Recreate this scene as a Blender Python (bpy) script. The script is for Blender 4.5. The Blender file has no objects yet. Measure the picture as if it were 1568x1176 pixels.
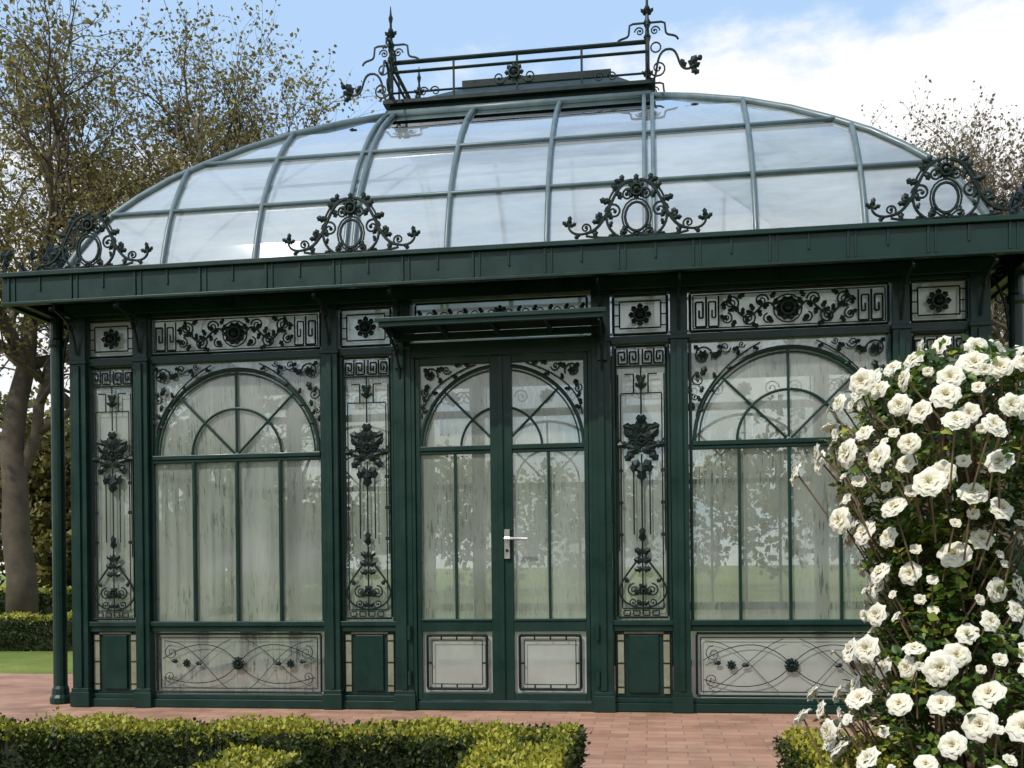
import bpy, math, random
import numpy as np
from mathutils import Vector, Matrix
R=random.Random(7)
SC=bpy.context.scene
COL=SC.collection

# ------------------------------------------------------------------ materials
def newmat(name):
    m=bpy.data.materials.new(name); m.use_nodes=True
    nt=m.node_tree; nt.nodes.clear()
    out=nt.nodes.new('ShaderNodeOutputMaterial')
    return m,nt,out
def N(nt,t,**kw):
    n=nt.nodes.new(t)
    for k,v in kw.items(): setattr(n,k,v)
    return n
def ramp(nt,fac,stops):
    r=nt.nodes.new('ShaderNodeValToRGB')
    e=r.color_ramp.elements
    while len(e)<len(stops): e.new(0.5)
    for i,(p,c) in enumerate(stops):
        e[i].position=p; e[i].color=(c[0],c[1],c[2],1)
    nt.links.new(fac,r.inputs[0]); return r
def noise(nt,scale,detail=4,rough=.55,mapscale=None,rot=None):
    tc=nt.nodes.new('ShaderNodeTexCoord')
    n=nt.nodes.new('ShaderNodeTexNoise'); n.inputs['Scale'].default_value=scale
    n.inputs['Detail'].default_value=detail; n.inputs['Roughness'].default_value=rough
    if mapscale:
        mp=nt.nodes.new('ShaderNodeMapping'); mp.inputs['Scale'].default_value=mapscale
        if rot: mp.inputs['Rotation'].default_value=rot
        nt.links.new(tc.outputs['Object'],mp.inputs[0]); nt.links.new(mp.outputs[0],n.inputs['Vector'])
    else: nt.links.new(tc.outputs['Object'],n.inputs['Vector'])
    return n
def paint(name,c1,c2,rough=.4,metal=0,bump=.15,scale=9,spec=.5):
    m,nt,out=newmat(name)
    b=N(nt,'ShaderNodeBsdfPrincipled'); b.inputs['Roughness'].default_value=rough; b.inputs['Metallic'].default_value=metal
    b.inputs['Specular IOR Level'].default_value=spec
    n=noise(nt,scale,4,.65); r=ramp(nt,n.outputs[0],[(.3,c1),(.7,c2)])
    nt.links.new(r.outputs[0],b.inputs['Base Color'])
    if bump>.1:
        n2=noise(nt,60,2); bp=N(nt,'ShaderNodeBump'); bp.inputs['Strength'].default_value=bump; bp.inputs['Distance'].default_value=.003
        nt.links.new(n2.outputs[0],bp.inputs['Height']); nt.links.new(bp.outputs[0],b.inputs['Normal'])
    rr=ramp(nt,n.outputs[0],[(.3,(rough-.1,)*3),(.7,(rough+.15,)*3)]); nt.links.new(rr.outputs[0],b.inputs['Roughness'])
    nt.links.new(b.outputs[0],out.inputs[0]); return m
M_GREEN=paint('green_paint',(.0032,.021,.0155),(.006,.030,.0225),.34,spec=.35,bump=.12,scale=5)
M_DARK=paint('wrought_iron_paint',(.003,.010,.008),(.006,.018,.014),.42,0,0,spec=.3)
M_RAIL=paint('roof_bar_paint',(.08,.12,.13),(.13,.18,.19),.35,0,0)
M_STEEL=paint('steel',(.55,.55,.53),(.7,.7,.68),.25,.9,0)
M_BRASS=paint('aged_panel_strip',(.15,.155,.10),(.26,.26,.18),.5)
M_WOOD=paint('cane_wood',(.10,.065,.035),(.2,.14,.08),.8,0,0)
M_BARK=paint('bark',(.045,.034,.024),(.11,.085,.06),.9,0,.6,4)
M_BARKL=paint('bark_light',(.10,.08,.06),(.19,.15,.12),.9,0,0,4)

def glassmat(name,fog_lo,fog_hi,dif,tint,gl_rough,streak,fres=1.5,rndamt=0.0,fine=.25,drips=0.,rot=None,bump=0.,detail=3):
    m,nt,out=newmat(name); L=nt.links.new
    n=noise(nt,1.0,detail,.6,streak,rot)
    src=n.outputs[0]
    if fine:
        n2=noise(nt,1.0,2,.7,(streak[0]*5,streak[1]*5,streak[2]*4),rot)
        mix=N(nt,'ShaderNodeMath',operation='MULTIPLY_ADD'); L(n2.outputs[0],mix.inputs[0]); mix.inputs[1].default_value=fine; L(src,mix.inputs[2]); src=mix.outputs[0]
    at=N(nt,'ShaderNodeAttribute',attribute_name='rnd')
    ma=N(nt,'ShaderNodeMath',operation='MULTIPLY_ADD'); L(at.outputs['Fac'],ma.inputs[0]); ma.inputs[1].default_value=rndamt; L(src,ma.inputs[2])
    mr=N(nt,'ShaderNodeMapRange'); L(ma.outputs[0],mr.inputs[0])
    base=.5+.5*fine+.5*rndamt
    mr.inputs[1].default_value=base-.2; mr.inputs[2].default_value=base+.2; mr.inputs[3].default_value=fog_lo; mr.inputs[4].default_value=fog_hi
    fog=mr.outputs[0]
    if drips:
        nd=noise(nt,1.0,2,.6,(80,80,9)); nm=noise(nt,1.7,2)
        a=N(nt,'ShaderNodeMapRange'); L(nd.outputs[0],a.inputs[0]); a.inputs[1].default_value=.54; a.inputs[2].default_value=.66; a.inputs[3].default_value=0; a.inputs[4].default_value=drips
        b=N(nt,'ShaderNodeMapRange'); L(nm.outputs[0],b.inputs[0]); b.inputs[1].default_value=.40; b.inputs[2].default_value=.60
        c=N(nt,'ShaderNodeMath',operation='MULTIPLY'); L(a.outputs[0],c.inputs[0]); L(b.outputs[0],c.inputs[1])
        d_=N(nt,'ShaderNodeMath',operation='SUBTRACT',use_clamp=True); L(fog,d_.inputs[0]); L(c.outputs[0],d_.inputs[1]); fog=d_.outputs[0]
    tr=N(nt,'ShaderNodeBsdfTransparent'); tr.inputs[0].default_value=(*tint,1)
    d=N(nt,'ShaderNodeBsdfDiffuse'); d.inputs[0].default_value=(*dif,1)
    t=N(nt,'ShaderNodeBsdfTranslucent'); t.inputs[0].default_value=(*dif,1)
    dt=N(nt,'ShaderNodeMixShader'); dt.inputs[0].default_value=.5; L(d.outputs[0],dt.inputs[1]); L(t.outputs[0],dt.inputs[2])
    m1=N(nt,'ShaderNodeMixShader'); L(fog,m1.inputs[0]); L(tr.outputs[0],m1.inputs[1]); L(dt.outputs[0],m1.inputs[2])
    g=N(nt,'ShaderNodeBsdfGlossy'); g.inputs['Roughness'].default_value=gl_rough; g.inputs[0].default_value=(.95,.97,1,1)
    if bump:
        bp=N(nt,'ShaderNodeBump'); bp.inputs['Strength'].default_value=bump; bp.inputs['Distance'].default_value=.01
        n3=noise(nt,3,1); L(n3.outputs[0],bp.inputs['Height']); L(bp.outputs[0],g.inputs['Normal'])
    f=N(nt,'ShaderNodeFresnel'); f.inputs[0].default_value=1.5
    fm=N(nt,'ShaderNodeMath',operation='MULTIPLY',use_clamp=True); L(f.outputs[0],fm.inputs[0]); fm.inputs[1].default_value=fres
    m2=N(nt,'ShaderNodeMixShader'); L(fm.outputs[0],m2.inputs[0]); L(m1.outputs[0],m2.inputs[1]); L(g.outputs[0],m2.inputs[2])
    L(m2.outputs[0],out.inputs[0]); return m
def simpleglass(name,fog,dif):
    m,nt,out=newmat(name); L=nt.links.new
    tr=N(nt,'ShaderNodeBsdfTransparent'); tr.inputs[0].default_value=(.92,.95,.92,1)
    t=N(nt,'ShaderNodeBsdfTranslucent'); t.inputs[0].default_value=(*dif,1); d=N(nt,'ShaderNodeBsdfDiffuse'); d.inputs[0].default_value=(*dif,1)
    at=N(nt,'ShaderNodeAttribute',attribute_name='rnd'); mr=N(nt,'ShaderNodeMapRange'); L(at.outputs['Fac'],mr.inputs[0]); mr.inputs[3].default_value=fog-.12; mr.inputs[4].default_value=fog+.12
    dt=N(nt,'ShaderNodeMixShader'); L(d.outputs[0],dt.inputs[1]); L(t.outputs[0],dt.inputs[2])
    m1=N(nt,'ShaderNodeMixShader'); L(mr.outputs[0],m1.inputs[0]); L(tr.outputs[0],m1.inputs[1]); L(dt.outputs[0],m1.inputs[2])
    g=N(nt,'ShaderNodeBsdfGlossy'); g.inputs['Roughness'].default_value=.1
    m2=N(nt,'ShaderNodeMixShader'); m2.inputs[0].default_value=.08; L(m1.outputs[0],m2.inputs[1]); L(g.outputs[0],m2.inputs[2]); L(m2.outputs[0],out.inputs[0]); return m
M_GLASS=glassmat('misted_glass',.42,.80,(.53,.58,.49),(.93,.96,.92),.08,(4.5,4.5,.5),2.5,.18,.3,.38,bump=.12)
M_GLASS2=simpleglass('misted_wall_glass',.42,(.5,.54,.46))
M_GPALE=glassmat('pale_glass',.62,.88,(.76,.80,.70),(.95,.96,.92),.12,(3,3,2),1.6,.1,0)
M_GPALE2=simpleglass('pale_wall_glass',.7,(.7,.7,.62))
M_GROOF=glassmat('roof_glass',.52,.93,(.82,.88,.90),(.88,.94,.97),.03,(1.0,1.0,5.0),3.4,.25,.3,rot=(0,.42,0),bump=.10)  # rotated streak noise paints diagonal reflections into the panes' whiteness

def leafmat(name,stops,trans=.35,rough=.5):
    m,nt,out=newmat(name); L=nt.links.new
    at=N(nt,'ShaderNodeAttribute',attribute_name='rnd'); r=ramp(nt,at.outputs['Fac'],stops)
    b=N(nt,'ShaderNodeBsdfPrincipled'); b.inputs['Roughness'].default_value=rough; b.inputs['Specular IOR Level'].default_value=.3
    L(r.outputs[0],b.inputs['Base Color'])
    t=N(nt,'ShaderNodeBsdfTranslucent'); L(r.outputs[0],t.inputs[0])
    mx=N(nt,'ShaderNodeMixShader'); mx.inputs[0].default_value=trans; L(b.outputs[0],mx.inputs[1]); L(t.outputs[0],mx.inputs[2]); L(mx.outputs[0],out.inputs[0]); return m
M_LTREE=leafmat('spring_leaves',[(0,(.08,.07,.018)),(.5,(.21,.175,.05)),(1,(.38,.32,.11))],.45)
M_LTREE2=leafmat('pale_spring_leaves',[(0,(.10,.075,.04)),(.5,(.20,.16,.09)),(1,(.32,.27,.16))],.4)
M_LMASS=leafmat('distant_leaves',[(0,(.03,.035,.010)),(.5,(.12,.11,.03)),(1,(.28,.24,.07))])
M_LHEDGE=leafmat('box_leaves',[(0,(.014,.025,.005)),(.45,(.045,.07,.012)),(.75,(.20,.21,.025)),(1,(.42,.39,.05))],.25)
M_LROSE=leafmat('rose_leaves',[(0,(.02,.045,.012)),(.45,(.06,.12,.02)),(.8,(.18,.24,.03)),(1,(.36,.36,.06))],.3,.38)
M_CORE=paint('hedge_inside',(.008,.012,.004),(.02,.03,.008),.95,0,0)
M_PETAL=leafmat('rose_petals',[(0,(.80,.62,.30)),(.35,(.84,.77,.54)),(1,(.86,.84,.75))],.25,.6)

def ground_mat():
    m,nt,out=newmat('lawn_grass'); L=nt.links.new
    b=N(nt,'ShaderNodeBsdfPrincipled'); b.inputs['Roughness'].default_value=.9
    n=noise(nt,.6,8,.7); n2=noise(nt,45,4,.7)
    mx=N(nt,'ShaderNodeMath',operation='MULTIPLY_ADD'); L(n2.outputs[0],mx.inputs[0]); mx.inputs[1].default_value=.6; L(n.outputs[0],mx.inputs[2])
    r=ramp(nt,mx.outputs[0],[(.55,(.06,.09,.012)),(.8,(.16,.21,.025)),(1,(.28,.31,.05))]); L(r.outputs[0],b.inputs['Base Color'])
    bp=N(nt,'ShaderNodeBump'); bp.inputs['Strength'].default_value=.8; bp.inputs['Distance'].default_value=.03; L(n2.outputs[0],bp.inputs['Height']); L(bp.outputs[0],b.inputs['Normal'])
    L(b.outputs[0],out.inputs[0]); return m
def brick_mat():
    m,nt,out=newmat('terracotta_paving'); L=nt.links.new
    b=N(nt,'ShaderNodeBsdfPrincipled'); b.inputs['Roughness'].default_value=.75
    tc=N(nt,'ShaderNodeTexCoord'); br=N(nt,'ShaderNodeTexBrick'); L(tc.outputs['Object'],br.inputs['Vector'])
    br.inputs['Scale'].default_value=1; br.inputs['Brick Width'].default_value=.2; br.inputs['Row Height'].default_value=.1
    br.inputs['Mortar Size'].default_value=.004; br.inputs['Mortar Smooth'].default_value=.3
    br.inputs['Color1'].default_value=(.35,.18,.12,1); br.inputs['Color2'].default_value=(.46,.27,.185,1); br.inputs['Mortar'].default_value=(.24,.17,.13,1)
    n=noise(nt,2.5,8,.7); r=ramp(nt,n.outputs[0],[(.3,(.55,.53,.50)),(.5,(.95,.93,.9)),(.75,(1.2,1.15,1.1))])
    mm=N(nt,'ShaderNodeMix',data_type='RGBA',blend_type='MULTIPLY'); mm.inputs[0].default_value=1; L(br.outputs[0],mm.inputs[6]); L(r.outputs[0],mm.inputs[7])
    L(mm.outputs[2],b.inputs['Base Color'])
    bp=N(nt,'ShaderNodeBump'); bp.inputs['Strength'].default_value=.5; bp.inputs['Distance'].default_value=.004; bp.invert=True; L(br.outputs['Fac'],bp.inputs['Height']); L(bp.outputs[0],b.inputs['Normal'])
    L(b.outputs[0],out.inputs[0]); return m
M_LAWN=ground_mat(); M_BRICK=brick_mat()
M_SOIL=paint('soil',(.05,.035,.022),(.10,.07,.045),.95,0,1,12)

# ------------------------------------------------------------------ builders
def empty(name,loc=(0,0,0)):
    o=bpy.data.objects.new(name,None); COL.objects.link(o); o.location=loc; return o
def link(name,me,parent=None,mats=()):
    for m in mats: me.materials.append(m)
    o=bpy.data.objects.new(name,me); COL.objects.link(o)
    if parent is not None:
        o.parent=parent; o.matrix_parent_inverse=Matrix.Translation(-Vector(parent.location))
    return o
class MB:
    def __init__(s): s.v=[]; s.f=[]; s.m=[]; s.r=[]
    def face(s,vs,m=0,r=.5):
        i=len(s.v); s.v.extend(vs); s.f.append(tuple(range(i,i+len(vs)))); s.m.append(m); s.r.append(r)
    def box(s,x0,x1,y0,y1,z0,z1,m=0):
        i=len(s.v)
        s.v+=[(x0,y0,z0),(x1,y0,z0),(x1,y1,z0),(x0,y1,z0),(x0,y0,z1),(x1,y0,z1),(x1,y1,z1),(x0,y1,z1)]
        for q in ((0,3,2,1),(4,5,6,7),(0,1,5,4),(1,2,6,5),(2,3,7,6),(3,0,4,7)):
            s.f.append(tuple(i+k for k in q)); s.m.append(m); s.r.append(.5)
    def tube(s,pts,r,sides=6,m=0,closed=False,rot=0.):
        P=[Vector(p) for p in pts]; n=len(P)
        if n<2: return
        rs=r if isinstance(r,(list,tuple)) else [r]*n
        t0=(P[1]-P[0]); 
        if t0.length<1e-9: t0=Vector((0,0,1))
        t0.normalize()
        a=Vector((0,1,0)) if abs(t0.y)<.9 else Vector((1,0,0))
        nv=(a-t0*a.dot(t0)).normalized(); i0=len(s.v)
        for k in range(n):
            if closed: t=P[(k+1)%n]-P[k-1]
            else: t=P[min(k+1,n-1)]-P[max(k-1,0)]
            if t.length<1e-9: t=t0.copy()
            t.normalize()
            nv=nv-t*nv.dot(t)
            nv=nv.normalized() if nv.length>1e-6 else t.orthogonal().normalized()
            b=t.cross(nv)
            for j in range(sides):
                an=2*math.pi*j/sides+rot
                q=P[k]+(nv*math.cos(an)+b*math.sin(an))*rs[k]; s.v.append((q.x,q.y,q.z))
        for k in range(n if closed else n-1):
            k2=(k+1)%n
            for j in range(sides):
                j2=(j+1)%sides
                s.f.append((i0+k*sides+j,i0+k*sides+j2,i0+k2*sides+j2,i0+k2*sides+j)); s.m.append(m); s.r.append(.5)
        if not closed:
            s.f.append(tuple(i0+j for j in range(sides))[::-1]); s.m.append(m); s.r.append(.5)
            s.f.append(tuple(i0+(n-1)*sides+j for j in range(sides))); s.m.append(m); s.r.append(.5)
    def build(s,name,mats,parent=None,smooth=False,bevel=0):
        me=bpy.data.meshes.new(name); me.from_pydata(s.v,[],s.f)
        me.polygons.foreach_set('material_index',s.m)
        a=me.attributes.new('rnd','FLOAT','FACE'); a.data.foreach_set('value',s.r)
        if smooth: me.polygons.foreach_set('use_smooth',[True]*len(s.f))
        me.update(); o=link(name,me,parent,mats)
        if bevel:
            b=o.modifiers.new('bevel','BEVEL'); b.width=bevel; b.segments=2; b.limit_method='ANGLE'; b.angle_limit=math.radians(50)
        return o
def np_tris(name,V,F,rnd,mat,parent=None):
    me=bpy.data.meshes.new(name); n=len(F)
    me.vertices.add(len(V)); me.vertices.foreach_set('co',V.astype(np.float32).ravel())
    me.loops.add(n*3); me.loops.foreach_set('vertex_index',F.astype(np.int32).ravel())
    me.polygons.add(n); me.polygons.foreach_set('loop_start',np.arange(0,n*3,3,dtype=np.int32))
    a=me.attributes.new('rnd','FLOAT','FACE'); a.data.foreach_set('value',rnd.astype(np.float32))
    me.update(calc_edges=True); me.validate()
    return link(name,me,parent,[mat])
def unit(a): return a/np.maximum(np.linalg.norm(a,axis=1,keepdims=True),1e-9)
def leaf_cloud(name,P,D,Nn,size,rnd,mat,parent=None,wid=.34):
    n=len(P); T=unit(D); B=unit(np.cross(Nn,T)); NN=np.cross(T,B); s=size.reshape(-1,1)
    V=np.empty((n,4,3)); V[:,0]=P; V[:,1]=P+T*.45*s+B*wid*s+NN*.10*s; V[:,2]=P+T*s-NN*.05*s; V[:,3]=P+T*.45*s-B*wid*s+NN*.10*s
    i=np.arange(n)*4; F=np.empty((n,2,3),int)
    F[:,0,0]=i;F[:,0,1]=i+1;F[:,0,2]=i+2;F[:,1,0]=i;F[:,1,1]=i+2;F[:,1,2]=i+3
    return np_tris(name,V.reshape(-1,3),F.reshape(-1,3),np.repeat(np.clip(rnd,0,1),2),mat,parent)

# ------------------------------------------------------------------ ornaments (drawn in facade plane u,z at depth y)
def bez(p0,p1,p2,p3,n=12):
    o=[]
    for i in range(n+1):
        t=i/n; a=(1-t)**3; b=3*(1-t)**2*t; c=3*(1-t)*t*t; d=t**3
        o.append((a*p0[0]+b*p1[0]+c*p2[0]+d*p3[0],a*p0[1]+b*p1[1]+c*p2[1]+d*p3[1]))
    return o
class Orn:
    def __init__(s,mb,ox,oz,y,mx=1,m=0,ax='u'): s.mb=mb;s.ox=ox;s.oz=oz;s.y=y;s.mx=mx;s.m=m;s.ax=ax
    def P(s,p,dy=0):
        if s.ax=='u': return (s.ox+s.mx*p[0],s.y+dy,s.oz+p[1])
        return (s.ox+dy,s.y+s.mx*p[0],s.oz+p[1])
    def line(s,pts,r=.006,closed=False,sides=5): s.mb.tube([s.P(p) for p in pts],r,sides,s.m,closed)
    def arc(s,c,rx,a0,a1,rz=None,r=.006,n=14):
        rz=rx if rz is None else rz
        s.line([(c[0]+rx*math.cos(math.radians(a0+(a1-a0)*i/n)),c[1]+rz*math.sin(math.radians(a0+(a1-a0)*i/n))) for i in range(n+1)],r)
    def ring(s,c,rx,rz=None,r=.006,n=16):
        rz=rx if rz is None else rz
        s.line([(c[0]+rx*math.cos(2*math.pi*i/n),c[1]+rz*math.sin(2*math.pi*i/n)) for i in range(n)],r,True)
    def spiral(s,c,R0,a0,turns,sg=1,r=.006):
        n=int(12*turns)+2; pts=[]
        for i in range(n+1):
            t=i/n; rad=R0*(1-.82*t); a=math.radians(a0)+sg*turns*2*math.pi*t
            pts.append((c[0]+rad*math.cos(a),c[1]+rad*math.sin(a)))
        s.mb.tube([s.P(p) for p in pts],[r*(1-.3*i/n) for i in range(n+1)],5,s.m)
        s.blob(pts[-1],r*1.6)
    def blob(s,c,r,sy=1.):
        pts=[s.P((c[0],c[1]-r)),s.P((c[0],c[1]-r*.6)),s.P(c),s.P((c[0],c[1]+r*.6)),s.P((c[0],c[1]+r))]
        s.mb.tube(pts,[r*.2,r*.8,r,r*.8,r*.2],6,s.m)
    def leaf(s,p,ang,L,w=.32):
        a=math.radians(ang); d=(math.cos(a),math.sin(a)); q=(-d[1],d[0])
        def at(x,y): return (p[0]+d[0]*x*L+q[0]*y*L,p[1]+d[1]*x*L+q[1]*y*L)
        C=s.P(at(.5,0),-.22*L); Cb=s.P(at(.5,0),.06*L)
        ring=[s.P(at(0,0)),s.P(at(.3,w)),s.P(at(.55,w*.65)),s.P(at(.75,w*.85)),s.P(at(1,0),-.1*L),s.P(at(.75,-w*.85)),s.P(at(.55,-w*.65)),s.P(at(.3,-w))]
        for i in range(8):
            s.mb.face([ring[i],ring[(i+1)%8],C],s.m); s.mb.face([ring[(i+1)%8],ring[i],Cb],s.m)
    def leafy(s,pts,L,every=2,start=1,spread=50):
        k=1
        for i in range(start,len(pts)-1,every):
            a=math.degrees(math.atan2(pts[i+1][1]-pts[i-1][1],pts[i+1][0]-pts[i-1][0]))
            s.leaf(pts[i],a+spread*k,L); k=-k
    def rosette(s,c,r,n=8):
        for i in range(n): s.leaf((c[0]+.15*r*math.cos(2*math.pi*i/n),c[1]+.15*r*math.sin(2*math.pi*i/n)),360*i/n,r*.9,.38)
        q=Orn(s.mb,s.ox,s.oz,s.y,s.mx,s.m,s.ax); 
        if s.ax=='u': q.y-=r*.2
        q.ring(c,r*.55,None,r*.12,10); q.blob(c,r*.3)
    def rect(s,a,b,c,d,r=.006):
        s.line([(a,c),(b,c)],r,sides=4); s.line([(a,d),(b,d)],r,sides=4); s.line([(a,c+r),(a,d-r)],r,sides=4); s.line([(b,c+r),(b,d-r)],r,sides=4)
    def key(s,x0,x1,z0,z1,r=.006):
        w=x1-x0;h=z1-z0
        pts=[(x0,z1),(x0,z0),(x1,z0),(x1,z1-.18*h),(x0+.3*w,z1-.18*h),(x0+.3*w,z0+.3*h),(x0+.66*w,z0+.3*h),(x0+.66*w,z0+.55*h)]
        for a,b in zip(pts,pts[1:]): s.line([a,b],r,sides=4)

GH=empty('greenhouse',(0,1.4,0))
fr=MB(); gl=MB(); orn=MB(); gp=MB(); misc=MB()
E=[.566,.703,1.058,1.175,2.372,2.478,2.817,2.93]
ZS=1.665; ZT=2.285
def wglass(mb,u0,u1,z0,z1,y,nu=1,nz=1,m=0):
    for i in range(nu):
        for j in range(nz):
            a=u0+(u1-u0)*i/nu;b=u0+(u1-u0)*(i+1)/nu;c=z0+(z1-z0)*j/nz;d=z0+(z1-z0)*(j+1)/nz
            mb.face([(a,y,c),(b,y,c),(b,y,d),(a,y,d)],m,R.random())
# posts
def post(x0,x1,y0=-.045,y1=.07,z1=2.62):
    fr.box(x0,x1,y0,y1,.055,z1)
    fr.box(x0-.012,x1+.012,y0-.016,y1,.0,.10)
    fr.box(x0-.006,x1+.006,y0-.010,y1+.002,.10,.125)
    fr.box(x0-.01,x1+.01,y0-.012,y1+.002,2.30,2.325)
    xm=(x0+x1)/2; w=(x1-x0)
    fr.box(xm-w*.16,xm+w*.16,y0-.016,y0+.01,.13,2.29)
for sgn in (-1,1):
    for a,b in ((E[0]+.012,E[1]-.01),(E[2]+.006,E[3]-.006),(E[4]+.004,E[5]-.004),(E[6],E[7])):
        x0,x1=sorted((sgn*a,sgn*b)); post(x0,x1)
# long horizontals
fr.box(-2.935,2.935,-.03,.06,.0,.053)
fr.box(-2.96,2.96,-.055,.075,2.62,2.70); fr.box(-2.94,2.94,-.035,.06,2.70,2.80)
for sgn in (-1,1):
    for k,(a,b) in enumerate(((E[1]-.011,E[2]+.007),(E[3]-.007,E[4]+.005),(E[5]-.005,E[6]+.001))):
        x0,x1=sorted((sgn*a,sgn*b))
        fr.box(x0,x1,-.02,.05,.50,.535); fr.box(x0,x1,-.034,.05,.537,.568)
        fr.box(x0,x1,-.018,.05,2.288,2.335)
        fr.box(x0,x1,-.012,.05,2.60,2.619)
        fr.box(x0,x1,-.012,.05,.054,.085)
# big arched windows
def archbars(uc,h,rad,y,door=False):
    o=Orn(fr,uc,ZS,y)
    n=28
    o.line([(rad*math.cos(math.pi*i/n),rad*math.sin(math.pi*i/n)) for i in range(n+1)],.014,sides=6)
    o.line([((rad-.028)*math.cos(math.pi*i/n),(rad-.028)*math.sin(math.pi*i/n)) for i in range(n+1)],.007,sides=5)
    ri=.31 if not door else .27
    o.line([(ri*math.cos(math.pi*i/n),ri*math.sin(math.pi*i/n)) for i in range(n+1)],.010,sides=5)
    for a in (45,135)+(() if door else (90,)):
        c,s_=math.cos(math.radians(a)),math.sin(math.radians(a)); o.line([(0.02*c,.02*s_),(rad*c,rad*s_)],.0095,sides=5)
def spandrel(uc,h,rad,y,zt):
    for mx in (-1,1):
        o=Orn(orn,uc,ZS,y,mx); H=zt-ZS
        o.spiral((h-.075,H-.085),.06,200,1.6,-1,.0065)
        o.rosette((h-.075,H-.085),.035,6)
        o.spiral((h-.21,H-.04),.036,190,1.4,1,.005)
        o.spiral((h-.045,H-.235),.04,60,1.4,-1,.005)
        o.spiral((h-.31,H-.026),.022,190,1.2,1,.0045)
        o.spiral((h-.026,H-.34),.024,60,1.2,-1,.0045)
        p=bez((h-.03,.16),(h-.05,H*.45),(h-.2,H-.12),(h-.42,H-.02),14); o.line(p,.005); o.leafy(p,.045,2,1,55)
        for q,a,l in (((h-.13,H-.1),150,.07),((h-.09,H-.15),290,.07),((h-.02,H-.02),225,.05),((h-.25,H-.06),160,.05),((h-.07,H-.27),280,.05),((h-.015,.2),80,.05),((h-.03,H-.18),250,.05),((h-.16,H-.03),200,.045)): o.leaf(q,a,l)
for sgn in (-1,1):
    uc=sgn*(E[3]+E[4])/2; h=(E[4]-E[3])/2
    y=.0
    fr.box(uc-h-.001,uc-h+.018,-.012,.045,.569,2.287); fr.box(uc+h-.018,uc+h+.001,-.012,.045,.569,2.287)
    fr.box(uc-h+.018,uc+h-.018,-.014,.04,1.622,1.642); fr.box(uc-h+.018,uc+h-.018,-.022,.04,1.644,1.672)
    for k in (-1,0,1):
        x=uc+k*h/2; fr.box(x-.009,x+.009,-.010,.036,.569,1.621)
    archbars(uc,h,h-.03,.005); spandrel(uc,h-.012,h-.03,-.006,ZT)
    wglass(gl,uc-h,uc+h,.569,1.63,.02,4,1); wglass(gl,uc-h,uc+h,1.63,2.287,.022,2,1)
    # frieze
    wglass(gp,uc-h,uc+h,2.335,2.60,.025,1,1)
    o=Orn(orn,uc,0,-.004); o.rect(-h+.012,h-.012,2.348,2.588,.008); o.rect(-h+.03,h-.03,2.366,2.570,.004)
    o.rosette((0,2.468),.075,10); o.ring((0,2.468),.085,None,.005)
    for mx in (-1,1):
        q=Orn(orn,uc,0,-.006,mx)
        q.key(h-.11,h-.045,2.375,2.56,.0065); q.key(h-.185,h-.125,2.375,2.56,.0055)
        p=bez((.07,2.46),(.14,2.61),(.2,2.34),(.29,2.45),14)+bez((.29,2.45),(.33,2.50),(.37,2.56),(.40,2.50),6)[1:]; q.line(p,.0075); q.leafy(p,.052,2,1,60)
        q.spiral((.155,2.52),.042,180,1.6,-1,.0065); q.spiral((.235,2.415),.045,120,1.7,1,.0065); q.spiral((.335,2.515),.045,220,1.6,-1,.0065); q.spiral((.365,2.42),.036,100,1.5,1,.006)
        q.spiral((.115,2.41),.033,80,1.4,-1,.006)
        for c,a in (((.12,2.42),230),((.2,2.46),60),((.3,2.54),150),((.31,2.41),300),((.36,2.42),20),((.1,2.53),120),((.22,2.38),200),((.29,2.46),40)): q.leaf(c,a,.052,.34)
    # kick panel
    wglass(gl if sgn<0 else gp,uc-h,uc+h,.085,.50,.02,1,1)
    o=Orn(orn,uc,0,-.004); o.rect(-h+.03,h-.03,.10,.485,.007); o.rect(-h+.055,h-.055,.125,.46,.0035)
    o.rosette((0,.29),.045,12)
    for mx in (-1,1):
        q=Orn(orn,uc,0,-.006,mx)
        q.line(bez((0,.29),(.12,.44),(.3,.46),(h-.07,.32),12),.0030); q.line(bez((0,.29),(.12,.14),(.3,.13),(h-.07,.2),12),.0030)
        q.line(bez((.08,.13),(.2,.2),(.3,.44),(h-.08,.44),12),.0022); q.line(bez((.05,.45),(.2,.4),(.33,.2),(h-.1,.14),12),.0022)
        q.spiral((h-.13,.36),.05,90,1.5,-1,.0028); q.spiral((h-.12,.2),.04,270,1.4,1,.0028); q.rosette((.36,.29),.030,8)
        q.leaf((.3,.29),180,.05); q.leaf((.42,.3),10,.05)
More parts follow.
